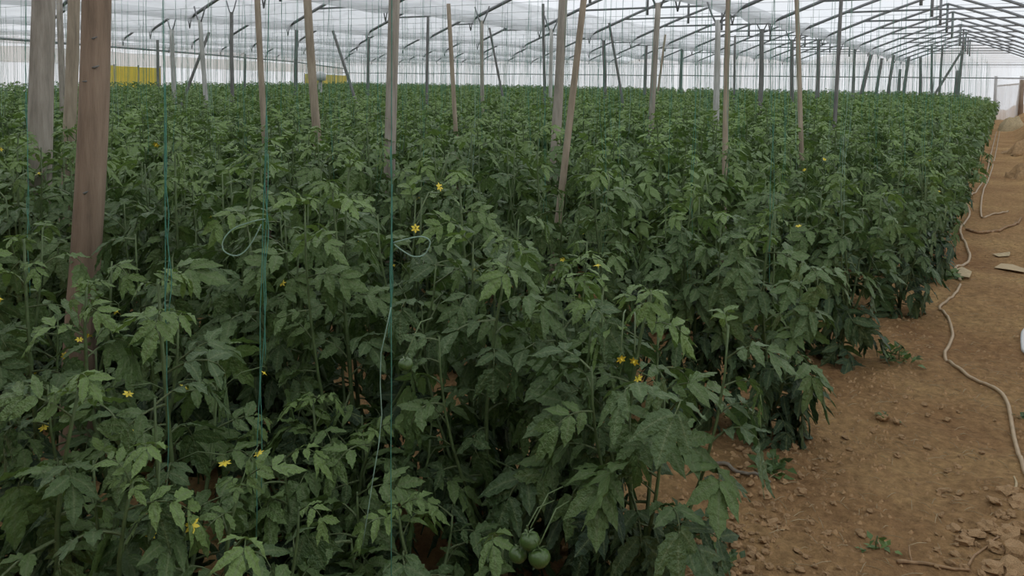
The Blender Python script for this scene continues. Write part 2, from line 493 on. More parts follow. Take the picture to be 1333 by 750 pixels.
# ------------------------------------------------------------------ posts, read off the photograph: top px, bottom px, depth, width px, wood, top z or None
def zg1(px): return depth_on_line(px, BAY_R - BAY)
def zg2(px): return depth_on_line(px, BAY_R - 2 * BAY)
POSTS = [
    (125, 0, 108, 420, 3.5, 37, 'brown', 2.97, 'thick brown wooden post standing nearest on the left'),
    (56, 0, 53, 190, 4.9, 28, 'grey', 2.97, 'thick grey weathered post at the left edge'),
    (96, 0, 91, 150, 6.6, 15, 'tan', 2.97, 'tan post just left of the thick brown post'),
    (77, 0, 81, 110, 12.5, 8, 'grey', 2.97, 'thin grey post between the two posts left of the brown one'),
    (223, 38, 226, 112, 19.0, 6, 'white', None, 'pale short post right of the yellow sheet'),
    (205, 52, 206, 110, 30.0, 4, 'dark', None, 'thin dark post at the right edge of the yellow sheet'),
    (260, 26, 267, 122, 15.0, 6, 'white', None, 'whitewashed post beside the slanting prop'),
    (272, 42, 245, 113, 17.5, 4, 'dark', None, 'slanting dark prop leaning beside the whitewashed post'),
    (301, 16, 302, 110, 18.0, 5, 'dark', None, 'dark upright post right of the slanting prop'),
    (319, 70, 319, 110, 30.0, 3, 'dark', None, 'short thin dark post just left of the long tan pole'),
    (335, 0, 343, 150, 7.6, 8, 'tan', 2.97, 'slim tan pole over the string with a loop'),
    (386, 38, 385, 110, 23.0, 5, 'dark', None, 'dark post left of the second yellow sheet'),
    (400, 0, 410, 145, 7.8, 11, 'tan', 2.97, 'tan pole standing before the second yellow sheet'),
    (433, 40, 456, 110, 18.5, 4, 'dark', None, 'leaning dark pole right of the second yellow sheet'),
    (480, 48, 479, 110, 25.0, 4, 'dark', None, 'thin dark post left of the big grey post'),
    (513, 0, 508, 187, 5.6, 15, 'grey', 2.97, 'big grey post with a pale edge near the middle left'),
    (557, 22, 556, 108, 17.0, 4, 'dark', None, 'dark pole right of the big grey post'),
    (584, 5, 592, 150, 8.2, 6, 'tan', None, 'slim tan pole tilted left at its top'),
    (627, 27, 628, 120, 15.0, 5, 'grey', None, 'grey post carrying a rafter at picture centre'),
    (637, 36, 651, 108, 20.0, 3, 'dark', None, 'thin leaning prop right of the central grey post'),
    (707, 5, 709, 108, 16.0, 4, 'dark', None, 'dark thin pole left of the pair of tall posts'),
    (718, 38, 717, 116, 15.5, 5, 'white', None, 'pale post just left of the pair of tall posts'),
    (733, 0, 725, 158, 6.8, 12, 'grey', 2.97, 'tall grey post, left of the crossing pair'),
    (760, 0, 734, 225, 5.0, 9, 'tan', 2.97, 'tan pole leaning right, right of the crossing pair'),
    (793, 30, 806, 106, 17.0, 3.5, 'dark', None, 'thin dark prop tilted left at its top'),
    (786, 48, 787, 110, zg2(786), 5, 'dark', None, 'dark gutter post right of the leaning tan pole'),
    (842, 52, 840, 110, zg2(842), 4, 'dark', None, 'dark gutter post left of the pale tall post'),
    (857, 4, 849, 138, 10.0, 8, 'grey', None, 'grey gutter post with a forked rafter top'),
    (866, 45, 858, 108, 20.0, 3, 'tan', None, 'thin tan prop right of the forked gutter post'),
    (888, 58, 886, 110, zg2(888), 4, 'dark', None, 'short dark gutter post left of the pale post pair'),
    (934, 26, 932, 138, 11.5, 8, 'white', None, 'pale post left of the tall brown thin pole'),
    (948, 0, 944, 185, 6.0, 7, 'tan', 2.97, 'tall thin tan pole beside the pale post'),
    (957, 46, 956, 110, 20.0, 3, 'dark', None, 'thin dark pole right of the tall tan pole'),
    (992, 38, 990, 110, zg1(992), 6, 'dark', None, 'dark gutter post, first of the gutter line left of the path'),
    (1037, 0, 1042, 160, 7.5, 6, 'tan', 2.97, 'slim tall pole standing deepest into the right foliage'),
    (1031, 52, 1031, 111, 20.0, 5, 'dark', None, 'dark post behind the slim tall pole'),
    (1066, 50, 1064, 112, zg1(1066), 5, 'dark', None, 'dark gutter post right of the slim tall pole'),
    (1095, 0, 1089, 114, 10.0, 5, 'dark', 3.3, 'tall dark pole under the gutter film'),
    (1113, 64, 1111, 112, zg1(1113), 4, 'dark', None, 'dark gutter post right of the tall dark pole'),
    (1142, 34, 1124, 112, zg1(1135), 5, 'dark', None, 'dark pole leaning right, first of the leaning pair'),
    (1148, 76, 1142, 113, zg1(1150), 4, 'dark', None, 'short dark gutter post between the leaning pair'),
    (1171, 23, 1157, 114, zg1(1152), 4, 'dark', None, 'tall dark pole leaning right, second of the leaning pair'),
    (1189, 33, 1177, 115, zg1(1166), 4, 'dark', None, 'dark pole leaning right below the gutter film end'),
    (1199, 38, 1198, 116, zg1(1172), 4, 'dark', None, 'upright dark pole near the far end wall'),
    (1213, 55, 1213, 117, 36.0, 3, 'dark', None, 'thin upright pole left of the diagonal brace'),
    (1227, 58, 1223, 117, 38.0, 3, 'dark', None, 'thin pole crossed by the diagonal brace'),
    (1255, 46, 1247, 117, 38.0, 4, 'dark', None, 'dark ridge pole leaning right before the end wall'),
    (1252, 66, 1221, 116, 37.5, 3, 'dark', None, 'diagonal brace before the end wall'),
    (1247, 92, 1245, 118, 40.0, 6, 'dark', None, 'short thick dark stump post before the end wall'),
    (1172, 90, 1170, 115, 45.0, 4, 'dark', None, 'short dark post under the drooping gutter film'),
]
for (xt, yt, xb, yb, d, wpx, wood, topz, label) in POSTS:
    a, b = at(xt, yt, d), at(xb, yb, d)
    u = (a - b).normalized()
    bot = b + u * ((-0.12 - b.z) / u.z)
    top = a if topz is None else a + u * ((topz - a.z) / u.z)
    zmax = roof_z(((top.x - BAY_R) / BAY) % 1.0) - 0.12
    if top.z > zmax: top = a + u * ((zmax - a.z) / u.z)
    r = max(0.018, wpx * d / FPX / 2)
    L = (top - bot).length
    n = max(5, int(L / 0.22))
    ph = rng.uniform(0, 50)
    o = empty('support_post', (bot.x, bot.y, 0.0))
    pts, rad = [], []
    for i in range(n + 1):
        s = i / n
        w = r * 0.35
        pts.append(bot.lerp(top, s) - Vector((bot.x, bot.y, 0)) + Vector((w * noise.noise(Vector((ph, s * 2.2, 0))), w * noise.noise(Vector((ph, s * 2.2, 9))), 0)))
        rad.append(r * (1.12 - 0.2 * s) * (1 + 0.09 * noise.noise(Vector((ph, s * 7, 4)))))
    link('pole', mesh('pole', *tube(pts, rad, 12 if wpx > 9 else 7), M[wood]), o)
    if topz is None and wood in ('grey', 'white', 'dark') and wpx >= 4.5:
        tp = pts[-1]
        fk = join([tube([tp - Vector((0, 0, 0.1)), tp + Vector((dx, 0, 0.1)), tp + Vector((dx * 1.6, 0, 0.26))], 0.014, 5) for dx in (-0.1, 0.1)])
        link('tie_wire', mesh('tie_wire', *fk, M['steel']), o)
    if wood == 'brown':
        right, fwd = CROT @ Vector((1, 0, 0)), CROT @ Vector((0, 0, -1))
        for qx, qy, ln in ((131, 52, 0.03), (133, 89, 0.035), (122, 107, 0.04), (120, 250, 0.025)):
            s = (at(qx, qy, d) - Vector((bot.x, bot.y, 0))) - fwd * (r * 0.93)
            link('notch', mesh('notch', *tube([s - right * ln / 2, s - fwd * 0.004, s + right * ln / 2 + Vector((0, 0, 0.008))], [0.002, 0.006, 0.002], 5), M['dark']), o)
    tag(o, label, 'post', 'posts among the crop')

# ------------------------------------------------------------------ leaves
LT_HI = ([0, .10, .24, .34, .50, .58, .74, .82, 1], [.05, .52, .95, .80, 1.0, .74, .70, .40, 0])
LT_MD = ([0, .28, .55, 1], [.05, 1.0, .75, 0])
LT_LO = ([0, .4, 1], [.05, 1.0, 0])

def leaflet(base, d, n, L, W, droop, fold, prof, r):
    d = d.normalized(); n = (n - d * n.dot(d)).normalized(); s = n.cross(d)
    v, f = [], []
    curl = r.uniform(-0.15, 0.15)
    for t, w in zip(*prof):
        c = base + d * (L * t) - Vector((0, 0, droop * L * t * t)) + s * (curl * L * t * t)
        hw = W * L * w
        tip = d * (0.06 * L if w > 0.9 else 0)
        up = n * (fold * hw) - Vector((0, 0, 0.25 * hw * t))
        j1, j2 = (n * (L * 0.05 * r.uniform(-1, 1)) for _ in range(2))
        v += [c + s * hw + up + tip + j1, c, c - s * hw + up + tip + j2]
    for k in range(len(prof[0]) - 1):
        a, b = k * 3, k * 3 + 3
        f += [(a, a + 1, b + 1, b), (a + 1, a + 2, b + 2, b + 1)]
    return v, f

def make_leaf(r, e0, bend, pairs, prof, wid=0.30, rach=3):
    m = 7
    pts, tans = [Vector((0, 0, 0))], []
    yaw = 0.0; wob = r.uniform(-0.35, 0.35)
    for k in range(m):
        s = (k + 0.5) / m
        e = e0 - bend * s * s * 1.4
        yaw = wob * s
        t = Vector((math.cos(e) * math.cos(yaw), math.cos(e) * math.sin(yaw), math.sin(e)))
        tans.append(t)
        pts.append(pts[-1] + t / m * 0.72)
    parts = [tube(pts, [0.017 - 0.011 * i / m for i in range(m + 1)], rach, False)]
    def pos(s):
        x = s * m; i = min(int(x), m - 1)
        return pts[i].lerp(pts[i + 1], x - i), tans[i]
    for k in range(pairs):
        s = 0.34 + 0.56 * k / max(1, pairs - 1) + r.uniform(-.03, .03)
        size = (0.30, 0.37, 0.34, 0.3)[min(k, 3)] * r.uniform(0.85, 1.15)
        for sd in (-1, 1):
            p, t = pos(min(0.97, max(0.1, s + r.uniform(-.04, .04))))
            side = Vector((0, sd, 0))
            n = t.cross(Vector((0, 1, 0))) * -1
            if n.z < 0 and abs(t.z) < 0.9: n = -n
            d = t * 0.62 + side * 0.85 + n * r.uniform(-0.1, 0.35)
            parts.append(leaflet(p, d, n + side * r.uniform(-.3, .3), size, wid * r.uniform(.85, 1.1), r.uniform(.15, .6), r.uniform(.1, .45), prof, r))
    p, t = pts[-1], tans[-1]
    n = t.cross(Vector((0, 1, 0))) * -1
    parts.append(leaflet(p, t, n, 0.40 * r.uniform(.9, 1.1), wid * 1.12, r.uniform(.1, .35), r.uniform(.1, .35), prof, r))
    return join(parts)

def leaf_set(prof, pairs, seed, wid=0.30):
    r = random.Random(seed); S = {}
    for cls, (e, b, n) in dict(top=((0.7, 1.2), (0.7, 1.6), 3), mid=((0.25, 0.7), (1.1, 1.8), 4), low=((-0.1, 0.35), (1.0, 1.7), 4)).items():
        S[cls] = [make_leaf(r, r.uniform(*e), r.uniform(*b), pairs, prof, wid * (0.85 if cls == 'top' else 1.0)) for _ in range(n)]
    return S

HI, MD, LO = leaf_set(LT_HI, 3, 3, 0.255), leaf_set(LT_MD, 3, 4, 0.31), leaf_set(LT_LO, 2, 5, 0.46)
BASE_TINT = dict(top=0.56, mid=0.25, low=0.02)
def leaf_rib(n):                         # 1 on the rachis and midribs, 0 on the leaflet edges
    k = 8 * 3
    return [1.0] * k + [1.0 if i % 3 == 1 else 0.0 for i in range(n - k)]
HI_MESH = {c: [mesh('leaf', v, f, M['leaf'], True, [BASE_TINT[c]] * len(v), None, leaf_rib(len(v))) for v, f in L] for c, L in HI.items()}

def plan_plant(r, H, n_main=16, shoots=3, n_shoot=9, spread=0.30, bot=0.06, lean=None, ls=1.0):
    """stems (polylines with radii) and leaves (base point, azimuth, tilt, roll, length, class) of one plant"""
    stems, leaves = [], []
    lx, ly = lean if lean else (r.uniform(-.06, .06), r.uniform(-.06, .06))
    def main(s): return Vector((lx * s + 0.03 * math.sin(s * 5 + lx * 40), ly * s + 0.03 * math.cos(s * 4), H * s))
    stems.append(([main(s) - Vector((0, 0, 0.04 if s == 0 else 0)) for s in np.linspace(0, 1, 9)], list(np.linspace(0.011, 0.004, 9))))
    az = r.uniform(0, 6.28)
    def put(p, z, az, k=1.0):
        q = z / H
        cls = 'top' if q > 0.84 else ('mid' if q > 0.42 else 'low')
        L = (0.15 if q > 0.93 else 0.20) if cls == 'top' else (0.265 if cls == 'mid' else 0.30)
        leaves.append((p, az, r.uniform(-.45, .4), r.uniform(-.7, .7), L * k * ls * r.uniform(.75, 1.2), cls))
    for k in range(n_main):
        s = bot + (0.99 - bot) * (k / (n_main - 1)) ** 0.92
        az += 2.4 + r.uniform(-.3, .3)
        put(main(s), H * s, az)
    for k in range(3):
        put(main(0.985), H * 0.99, az + 2.1 * k + 0.5, 0.55)
    for k in range(shoots):
        a0 = az + 6.28 * k / shoots + r.uniform(-.4, .4)
        s0 = r.uniform(0.03, 0.22); top = H * r.uniform(0.72, 0.98)
        b = main(s0); out = Vector((math.cos(a0), math.sin(a0), 0)) * spread * r.uniform(.6, 1.1)
        pts = [b + out * (1 - (1 - t) ** 2) + Vector((0, 0, (top - b.z) * t)) for t in np.linspace(0, 1, 7)]
        stems.append((pts, list(np.linspace(0.008, 0.003, 7))))
        for i in range(n_shoot):
            t = 0.02 + 0.96 * i / (n_shoot - 1)
            x = t * 6; ii = min(int(x), 5)
            p = pts[ii].lerp(pts[ii + 1], x - ii)
            put(p, p.z, a0 + r.uniform(-1.9, 1.9), 0.92)
    return stems, leaves

def leaf_matrix(p, az, tilt, roll, L):
    return Matrix.Translation(p) @ Matrix.Rotation(az, 4, 'Z') @ Matrix.Rotation(tilt, 4, 'Y') @ Matrix.Rotation(roll, 4, 'X') @ Matrix.Scale(L, 4)

_tmp = []
def flower_mesh():
    v, f, mi = [], [], []
    for k in range(6):
        a = 2 * math.pi * k / 6
        d = Vector((math.cos(a), math.sin(a), -0.35)); s = Vector((-math.sin(a), math.cos(a), 0))
        o = len(v)
        v += [d * 0.004 + s * 0.004, d * 0.004 - s * 0.004, d * 0.014 - s * 0.0055 + Vector((0, 0, .001)), d * 0.014 + s * 0.0055, d * 0.024 + Vector((0, 0, .004))]
        f += [(o, o + 1, o + 2, o + 3), (o + 3, o + 2, o + 4)]; mi += [0, 0]
    a, b = tube([(0, 0, 0.002), (0, 0, -0.008), (0, 0, -0.016)], [0.004, 0.0045, 0.001], 6)
    o = len(v); v += a; f += [tuple(i + o for i in q) for q in b]; mi += [0] * len(b)
    a, b = tube([(0, 0, 0), (0, 0, 0.012), (-0.008, 0, 0.022), (-0.03, 0, 0.024)], [0.003, 0.0015, 0.0012, 0.0012], 4)
    o = len(v); v += a; f += [tuple(i + o for i in q) for q in b]; mi += [1] * len(b)
    return mesh('flower', v, f, [M['petal'], M['stem']], True, None, mi)
FLOWER = flower_mesh()

def tomato_mesh():
    v, f = [], []
    ns, nr = 14, 8
    for i in range(nr + 1):
        a = math.pi * i / nr
        for k in range(ns):
            w = 2 * math.pi * k / ns
            rr = math.sin(a) * (1 + 0.03 * math.cos(5 * w))
            v.append(Vector((rr * math.cos(w), rr * math.sin(w), 0.85 * math.cos(a) - 0.18 * math.exp(-(a / 0.5) ** 2))) * 0.5)
    for i in range(nr):
        for k in range(ns):
            f.append((i * ns + k, (i + 1) * ns + k, (i + 1) * ns + (k + 1) % ns, i * ns + (k + 1) % ns))
    mi = [0] * len(f)
    for k in range(5):
        a = 2 * math.pi * k / 5
        d = Vector((math.cos(a), math.sin(a), 0)); s = Vector((-math.sin(a), math.cos(a), 0))
        o = len(v)
        v += [Vector((0, 0, .37)) + s * 0.05, Vector((0, 0, .37)) - s * 0.05, d * 0.22 + Vector((0, 0, .43)) - s * 0.05, d * 0.22 + Vector((0, 0, .43)) + s * 0.05, d * 0.42 + Vector((0, 0, .40))]
        f += [(o, o + 1, o + 2, o + 3), (o + 3, o + 2, o + 4)]; mi += [1, 1]
    a, b = tube([(0, 0, .36), (0, 0, .6), (.12, 0, .8)], .035, 5)
    o = len(v); v += a; f += [tuple(i + o for i in q) for q in b]; mi += [1] * len(b)
    return mesh('tomato', v, f, [M['fruit'], M['stem']], True, None, mi)
TOMATO = tomato_mesh()

def near_plant(x, y, H, label, group, seed, flowers=0, fruit=0, **kw):
    r = random.Random(seed)
    o = empty('tomato_plant', (x, y, soil_z(x, y)))
    tag(o, label, 'tomato plant', group)
    stems, leaves = plan_plant(r, H, **kw)
    for i, (pts, rad) in enumerate(stems):
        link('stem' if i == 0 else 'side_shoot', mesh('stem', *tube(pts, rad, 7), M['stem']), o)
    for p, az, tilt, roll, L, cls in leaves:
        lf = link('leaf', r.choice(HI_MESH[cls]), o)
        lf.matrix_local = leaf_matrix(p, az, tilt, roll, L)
    for k in range(flowers):
        p = r.choice([q for q in leaves if q[5] != 'low'])
        a = r.uniform(0, 6.28)
        q = p[0] + Vector((math.cos(a), math.sin(a), 0)) * r.uniform(.08, .16) + Vector((0, 0, r.uniform(-.02, .06)))
        st = tube([p[0], p[0].lerp(q, .5) + Vector((0, 0, .03)), q + Vector((0, 0, 0.02))], 0.0018, 4)
        stalk = link('flower_stalk', mesh('flower_stalk', *st, M['stem']), o)
        link('flower', FLOWER, stalk, q, (r.uniform(-.8, .8), r.uniform(-.8, .8), a), r.uniform(.65, .9))
    for k in range(fruit):
        a = r.uniform(0, 6.28)
        q = Vector((math.cos(a) * .09, math.sin(a) * .09, r.uniform(.18, .4)))
        link('tomato', TOMATO, o, q, (0, r.uniform(-.3, .3), a), r.uniform(.055, .075))
    return o

def joined_plant(seed, H, LS, sides=5, **kw):
    r = random.Random(seed)
    stems, leaves = plan_plant(r, H, **kw)
    sv, sf = join([tube(p, q, sides, False) for p, q in stems])
    V, F, T, off = [], [], [], 0
    for p, az, tilt, roll, L, cls in leaves:
        v, f = r.choice(LS[cls])
        m = leaf_matrix(p, az, tilt, roll, L)
        V += [m @ q for q in v]; F += [tuple(i + off for i in q) for q in f]; off += len(v)
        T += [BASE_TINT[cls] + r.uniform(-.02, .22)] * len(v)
    return mesh('stem', sv, sf, M['stem']), mesh('foliage', V, F, M['leaf'], True, T)

# ------------------------------------------------------------------ crop rows
strings_at = []                         # (x, y, plant height)

# the short foreground row, bottom left
FORE = [  # column px, row y, height, flowers, label
    (228, 1.40, 1.22, 4, 'tall foreground tomato plant with bare green stem, yellow flowers and a string up it', dict(n_main=14, shoots=2, n_shoot=7, spread=0.24)),
    (135, 1.50, 1.08, 2, 'foreground tomato plant left of the bare-stemmed one', dict(n_main=14, shoots=3, n_shoot=8)),
    (40, 1.45, 1.22, 7, 'tomato plant with yellow flowers at the left picture edge', dict(n_main=16, shoots=3, n_shoot=9)),
    (-60, 1.40, 1.28, 2, 'tomato plant cut off by the left picture edge', dict(n_main=16, shoots=3, n_shoot=9)),
    (60, 1.12, 0.98, 1, 'dark low tomato plant in the bottom left corner', dict(n_main=14, shoots=3, n_shoot=8)),
    (165, 1.16, 0.80, 1, 'low tomato plant at the bottom under the bare stem', dict(n_main=12, shoots=2, n_shoot=6)),
    (292, 1.34, 0.70, 2, 'short drooping tomato plant with a yellow flower at the bottom', dict(n_main=11, shoots=2, n_shoot=5, spread=.2)),
    (440, 1.22, 0.60, 1, 'young tomato plant poking up at the bottom below the strings', dict(n_main=9, shoots=1, n_shoot=5, spread=.15)),
    (415, 1.95, 0.68, 0, 'low dark tomato plant in the gap left of the long hanging string', dict(n_main=16, shoots=4, n_shoot=8, spread=.28, bot=.02)),
    (545, 1.82, 0.54, 0, 'low dark tomato plant right of the foot of the long hanging string', dict(n_main=14, shoots=4, n_shoot=7, spread=.26, bot=.02)),
    (475, 2.02, 0.60, 0, 'low dark tomato plant behind the foot of the dangling loose string', dict(n_main=14, shoots=4, n_shoot=7, spread=.26, bot=.02)),
    (535, 1.16, 0.54, 0, 'small tomato plant tip at the bottom beside the hanging string', dict(n_main=8, shoots=0)),
]
for k, (px, y, H, nf, label, kw) in enumerate(FORE):
    near_plant(x_on_row(px, y), y, H, label, 'tomato plants of the foreground row', 100 + k, nf, 0, **kw)

ROWS = [2.24, 3.95, 5.4] + [6.8 + 1.3 * k for k in range(34)]
ROWS = [y for y in ROWS if y < END_Y - 1.0]
MIDV = [joined_plant(300 + k, 1.40, MD, n_main=30, shoots=7, n_shoot=15, spread=.40, ls=.82) for k in range(6)]
n_ind = 0
far_pts = []
where2 = ['at the path end of the front bushy row', 'second from the path in the front bushy row', 'third from the path in the front bushy row, with hidden green fruit',
          'fourth from the path in the front bushy row', 'fifth from the path, right of the long hanging string', 'sixth from the path, right of the long hanging string', 'seventh from the path, near the long hanging string',
          'eighth from the path, behind the long hanging string', 'ninth from the path, behind the dangling loose string', 'tenth from the path, between the two looped strings',
          'eleventh from the path, just right of the left looped string', 'twelfth from the path, behind the left looped string']
for ri, y in enumerate(ROWS):
    xe = path_edge(y) - 0.12
    x = xe; k = 0
    step = 0.40 if ri else 0.27
    while x > wall_x(y) + 0.8:
        px = px_of(x, y)
        if px < -700: break
        beside = px < -90                                       # beyond the left picture edge: part of the crop mass
        yy = y + rng.uniform(-.07, .07); xx = x + rng.uniform(-.05, .05)
        edge = min(1.0, k / (3.0 if ri else 5.0))
        H = (1.12 + 0.30 * edge if ri < 6 else 1.22 + 0.2 * edge) * rng.uniform(.95, 1.06)
        seed = int(1000 * ri + k)
        near = (ri == 0) or (ri == 1 and k < 7) or (ri in (2, 3) and k < 3) or (ri == 4 and k < 2)
        if ri == 0 and k % 2: yy += 0.34                        # the front row stands in a zigzag double line
        if near and not beside:
            if ri == 0:
                label = 'bushy tomato plant ' + (where2[k] if k < len(where2) else '%s from the path in the front bushy row' % ORD[k + 1])
            elif k == 0:
                label = 'leafy tomato plant at the path end of the %s bushy row' % ORD[ri + 1]
            else:
                label = 'leafy tomato plant, %s from the path in the %s bushy row' % (ORD[k + 1], ORD[ri + 1])
            near_plant(xx, yy, H, label, 'tomato plants of the front rows', seed, 1, 4 if ri == 0 and k in (1, 2, 3) else 0,
                       n_main=22, shoots=5, n_shoot=11, spread=0.24 if k < 2 else 0.36, bot=0.02)
            n_ind += 1
        elif n_ind < 290 and not beside:
            s, fo = MIDV[rng.randrange(6)]
            o = empty('tomato_plant', (xx, yy, 0.0), rng.uniform(0, 6.28))
            sc = H / 1.40
            o.scale = (sc * rng.uniform(.95, 1.1), sc * rng.uniform(.95, 1.1), sc)
            if k == 0: label = 'leafy tomato plant at the path end of the %s bushy row' % ORD[ri + 1]
            else: label = 'leafy tomato plant, %s from the path in the %s bushy row' % (ORD[k + 1], ORD[ri + 1])
            tag(o, label, 'tomato plant', 'tomato plants inside the %s row' % ORD[ri + 1])
            link('stem', s, o)
            tag(link('foliage', fo, o), kind='stuff')
            n_ind += 1
        else:
            far_pts.append((xx, yy, H / 1.40 * rng.uniform(.97, 1.05), rng.uniform(0, 6.28), rng.randrange(6)))
        if not beside: strings_at.append((xx, yy, H, ri, k))
        x -= step; k += 1
        if ri > 8: step = 0.46

front = [o for o in bpy.data.objects if o.name.startswith('tomato_plant') and o.get('label', '').startswith('bushy')]
def hang(px, py, depth, data, name, size, rot):
    p = at(px, py, depth)
    o = min(front, key=lambda q: (q.location.x - p.x) ** 2 + (q.location.y - p.y) ** 2)
    l = p - o.location
    stalk = link('fruit_stalk' if name == 'tomato' else 'flower_stalk', mesh('stalk', *tube([Vector((l.x * .72, l.y * .72, l.z + .08)), Vector((l.x * .85, l.y * .85, l.z + .09)), l + Vector((0, 0, size * .6 if name == 'tomato' else .02))], 0.002, 4), M['stem']), o)
    link(name, data, stalk, l, rot, size)
for px, py, d, sz in ((690, 704, 2.08, .055), (674, 722, 2.09, .048), (702, 726, 2.06, .058), (528, 474, 2.2, .042)):
    hang(px, py, d, TOMATO, 'tomato', sz, (0.2, 0, px))
for px, py, d in ((808, 467, 1.98), (826, 470, 1.98), (573, 243, 2.3), (541, 297, 2.25)):
    hang(px, py, d, FLOWER, 'flower', 0.6, (1.1, 0.5, px))

# the rest of the crop: one mass of plants
FARV = []
lib = bpy.data.collections.new('far_plant_shapes')
for k in range(6):
    s, fo = joined_plant(500 + k, 1.40, LO, 3, n_main=28, shoots=7, n_shoot=14, spread=.42, ls=.88)
    lib.objects.link(bpy.data.objects.new('far_plant_shape.%d' % k, fo))
pm = bpy.data.meshes.new('far_tomato_crop')
pm.from_pydata([(p[0], p[1], 0.0) for p in far_pts], [], [])
for nm, idx, ty in (('sc', 2, 'FLOAT'), ('rz', 3, 'FLOAT'), ('vr', 4, 'INT')):
    a = pm.attributes.new(nm, ty, 'POINT')
    a.data.foreach_set('value', np.array([p[idx] for p in far_pts], dtype=np.float32 if ty == 'FLOAT' else np.int32))
pm.materials.append(M['leaf'])
far = link('far_tomato_crop', pm)
tag(far, 'dense mass of far tomato plants reaching to the film walls', 'crop', kind='stuff')
ng = bpy.data.node_groups.new('scatter_plants', 'GeometryNodeTree')
ng.interface.new_socket('Geometry', in_out='INPUT', socket_type='NodeSocketGeometry')
ng.interface.new_socket('Geometry', in_out='OUTPUT', socket_type='NodeSocketGeometry')
gi, go = ng.nodes.new('NodeGroupInput'), ng.nodes.new('NodeGroupOutput')
ip = ng.nodes.new('GeometryNodeInstanceOnPoints')
ci = ng.nodes.new('GeometryNodeCollectionInfo')
ci.inputs['Collection'].default_value = lib
ci.inputs['Separate Children'].default_value = True
ci.inputs['Reset Children'].default_value = True
def named(nm, ty):
    n = ng.nodes.new('GeometryNodeInputNamedAttribute'); n.data_type = ty
    n.inputs['Name'].default_value = nm
    return n.outputs['Attribute']
cx = ng.nodes.new('ShaderNodeCombineXYZ')
ng.links.new(named('rz', 'FLOAT'), cx.inputs['Z'])
ng.links.new(gi.outputs[0], ip.inputs['Points'])
ng.links.new(ci.outputs[0], ip.inputs['Instance'])
ip.inputs['Pick Instance'].default_value = True
ng.links.new(named('vr', 'INT'), ip.inputs['Instance Index'])
ng.links.new(cx.outputs[0], ip.inputs['Rotation'])
ng.links.new(named('sc', 'FLOAT'), ip.inputs['Scale'])
ng.links.new(ip.outputs[0], go.inputs[0])
far.modifiers.new('scatter', 'NODES').node_group = ng

# ------------------------------------------------------------------ strings and the wires they hang from
WIRE_Z = 2.82
def string_pts(r, z0, z1, n=9, amp=0.02):
    ph = r.uniform(0, 90)
    return [(amp * noise.noise(Vector((ph, s * 3, 0))) * (1 - s), amp * noise.noise(Vector((ph, s * 3, 7))) * (1 - s), z0 + (z1 - z0) * s) for s in np.linspace(0, 1, n)]
SV = [mesh('hanging_string', *join([tube(string_pts(rng, 0.55 + 0.12 * k, WIRE_Z, 9, 0.06), 0.0013, 4, False), tube(string_pts(rng, 0.75, WIRE_Z, 9, 0.09), 0.0010, 4, False)]), M['twine' if k % 3 else 'pale_twine']) for k in range(6)]
sv_far, n_str = [], 0
for (x, y, H, ri, k) in strings_at:
    if y < 3.0: continue
    if n_str < 270:
        o = link('hanging_string', SV[rng.randrange(6)], None, (x, y, 0), (0, 0, rng.uniform(0, 6.28)))
        tag(o, 'thin green string hanging over the %s plant from the path in the %s bushy row' % (ORD[k + 1], ORD[ri + 1]), 'string', 'strings over the %s row' % ORD[ri + 1])
        n_str += 1
    else:
        a, b = tube([(x, y, 0.9), (x + rng.uniform(-.02, .02), y + rng.uniform(-.02, .02), 1.9), (x + rng.uniform(-.04, .04), y, WIRE_Z)], 0.0028, 3, False)
        sv_far.append((a, b))
fs = link('far_strings', mesh('far_strings', *join(sv_far), M['twine']))
tag(fs, 'countless thin green strings hanging over the far crop', 'strings', kind='stuff')
wires = []
for ri, y in enumerate(ROWS):
    xa, xb = 1.2, max(wall_x(y) + 0.3, x_on_row(-300, y) if y < 12 else wall_x(y) + .3)
    t = tube([(xa, y, WIRE_Z), ((xa + xb) / 2, y, WIRE_Z - 0.03), (xb, y, WIRE_Z)], 0.0022, 4, False)
    if y < 16:
        continue
    wires.append(t)
tag(link('far_crop_wires', mesh('far_crop_wires', *join(wires), M['wire'])), 'thin overhead wires carrying the far strings', 'wires', kind='stuff')
for ri, y in enumerate(ROWS):
    if y < 16:
        xb = x_on_row(-200, y)
        o = link('overhead_wire', mesh('overhead_wire', *tube([(1.2, y, WIRE_Z), (xb / 2, y, WIRE_Z - 0.02), (max(xb, wall_x(y)), y, WIRE_Z)], 0.0022, 4, False), M['wire']))
        tag(o, 'thin overhead wire carrying the strings of the %s bushy row' % (ORD[ri + 1] if ri < 10 else 'eleventh'), 'wire', 'overhead string wires')

def catmull(P, n=8):
    P = [Vector(p) for p in P]; out = []
    for i in range(len(P) - 1):
        a, b, c, d = P[max(i - 1, 0)], P[i], P[i + 1], P[min(i + 2, len(P) - 1)]
        for k in range(n):
            t = k / n
            out.append(0.5 * ((2 * b) + (c - a) * t + (2 * a - 5 * b + 4 * c - d) * t * t + (3 * b - a - 3 * c + d) * t ** 3))
    out.append(P[-1]); return out

def string_thing(name, label, strands, mat, extra=()):
    o = empty(name, tuple(Vector(strands[0][0]) * Vector((1, 1, 0)).length * 0))
    base = Vector(strands[0][-1]); o.location = (base.x, base.y, 0)
    for pts, rad in [(s, 0.0013) for s in strands]:
        link('strand', mesh('strand', *tube([Vector(p) - Vector(o.location) for p in pts], rad, 5), mat), o)
    for pts in extra:
        link('loose_loop', mesh('loose_loop', *tube([Vector(p) - Vector(o.location) for p in catmull(pts, 4)], 0.0018, 5), M['pale_twine']), o)
    tag(o, label, 'string', 'near hanging strings')
    return o

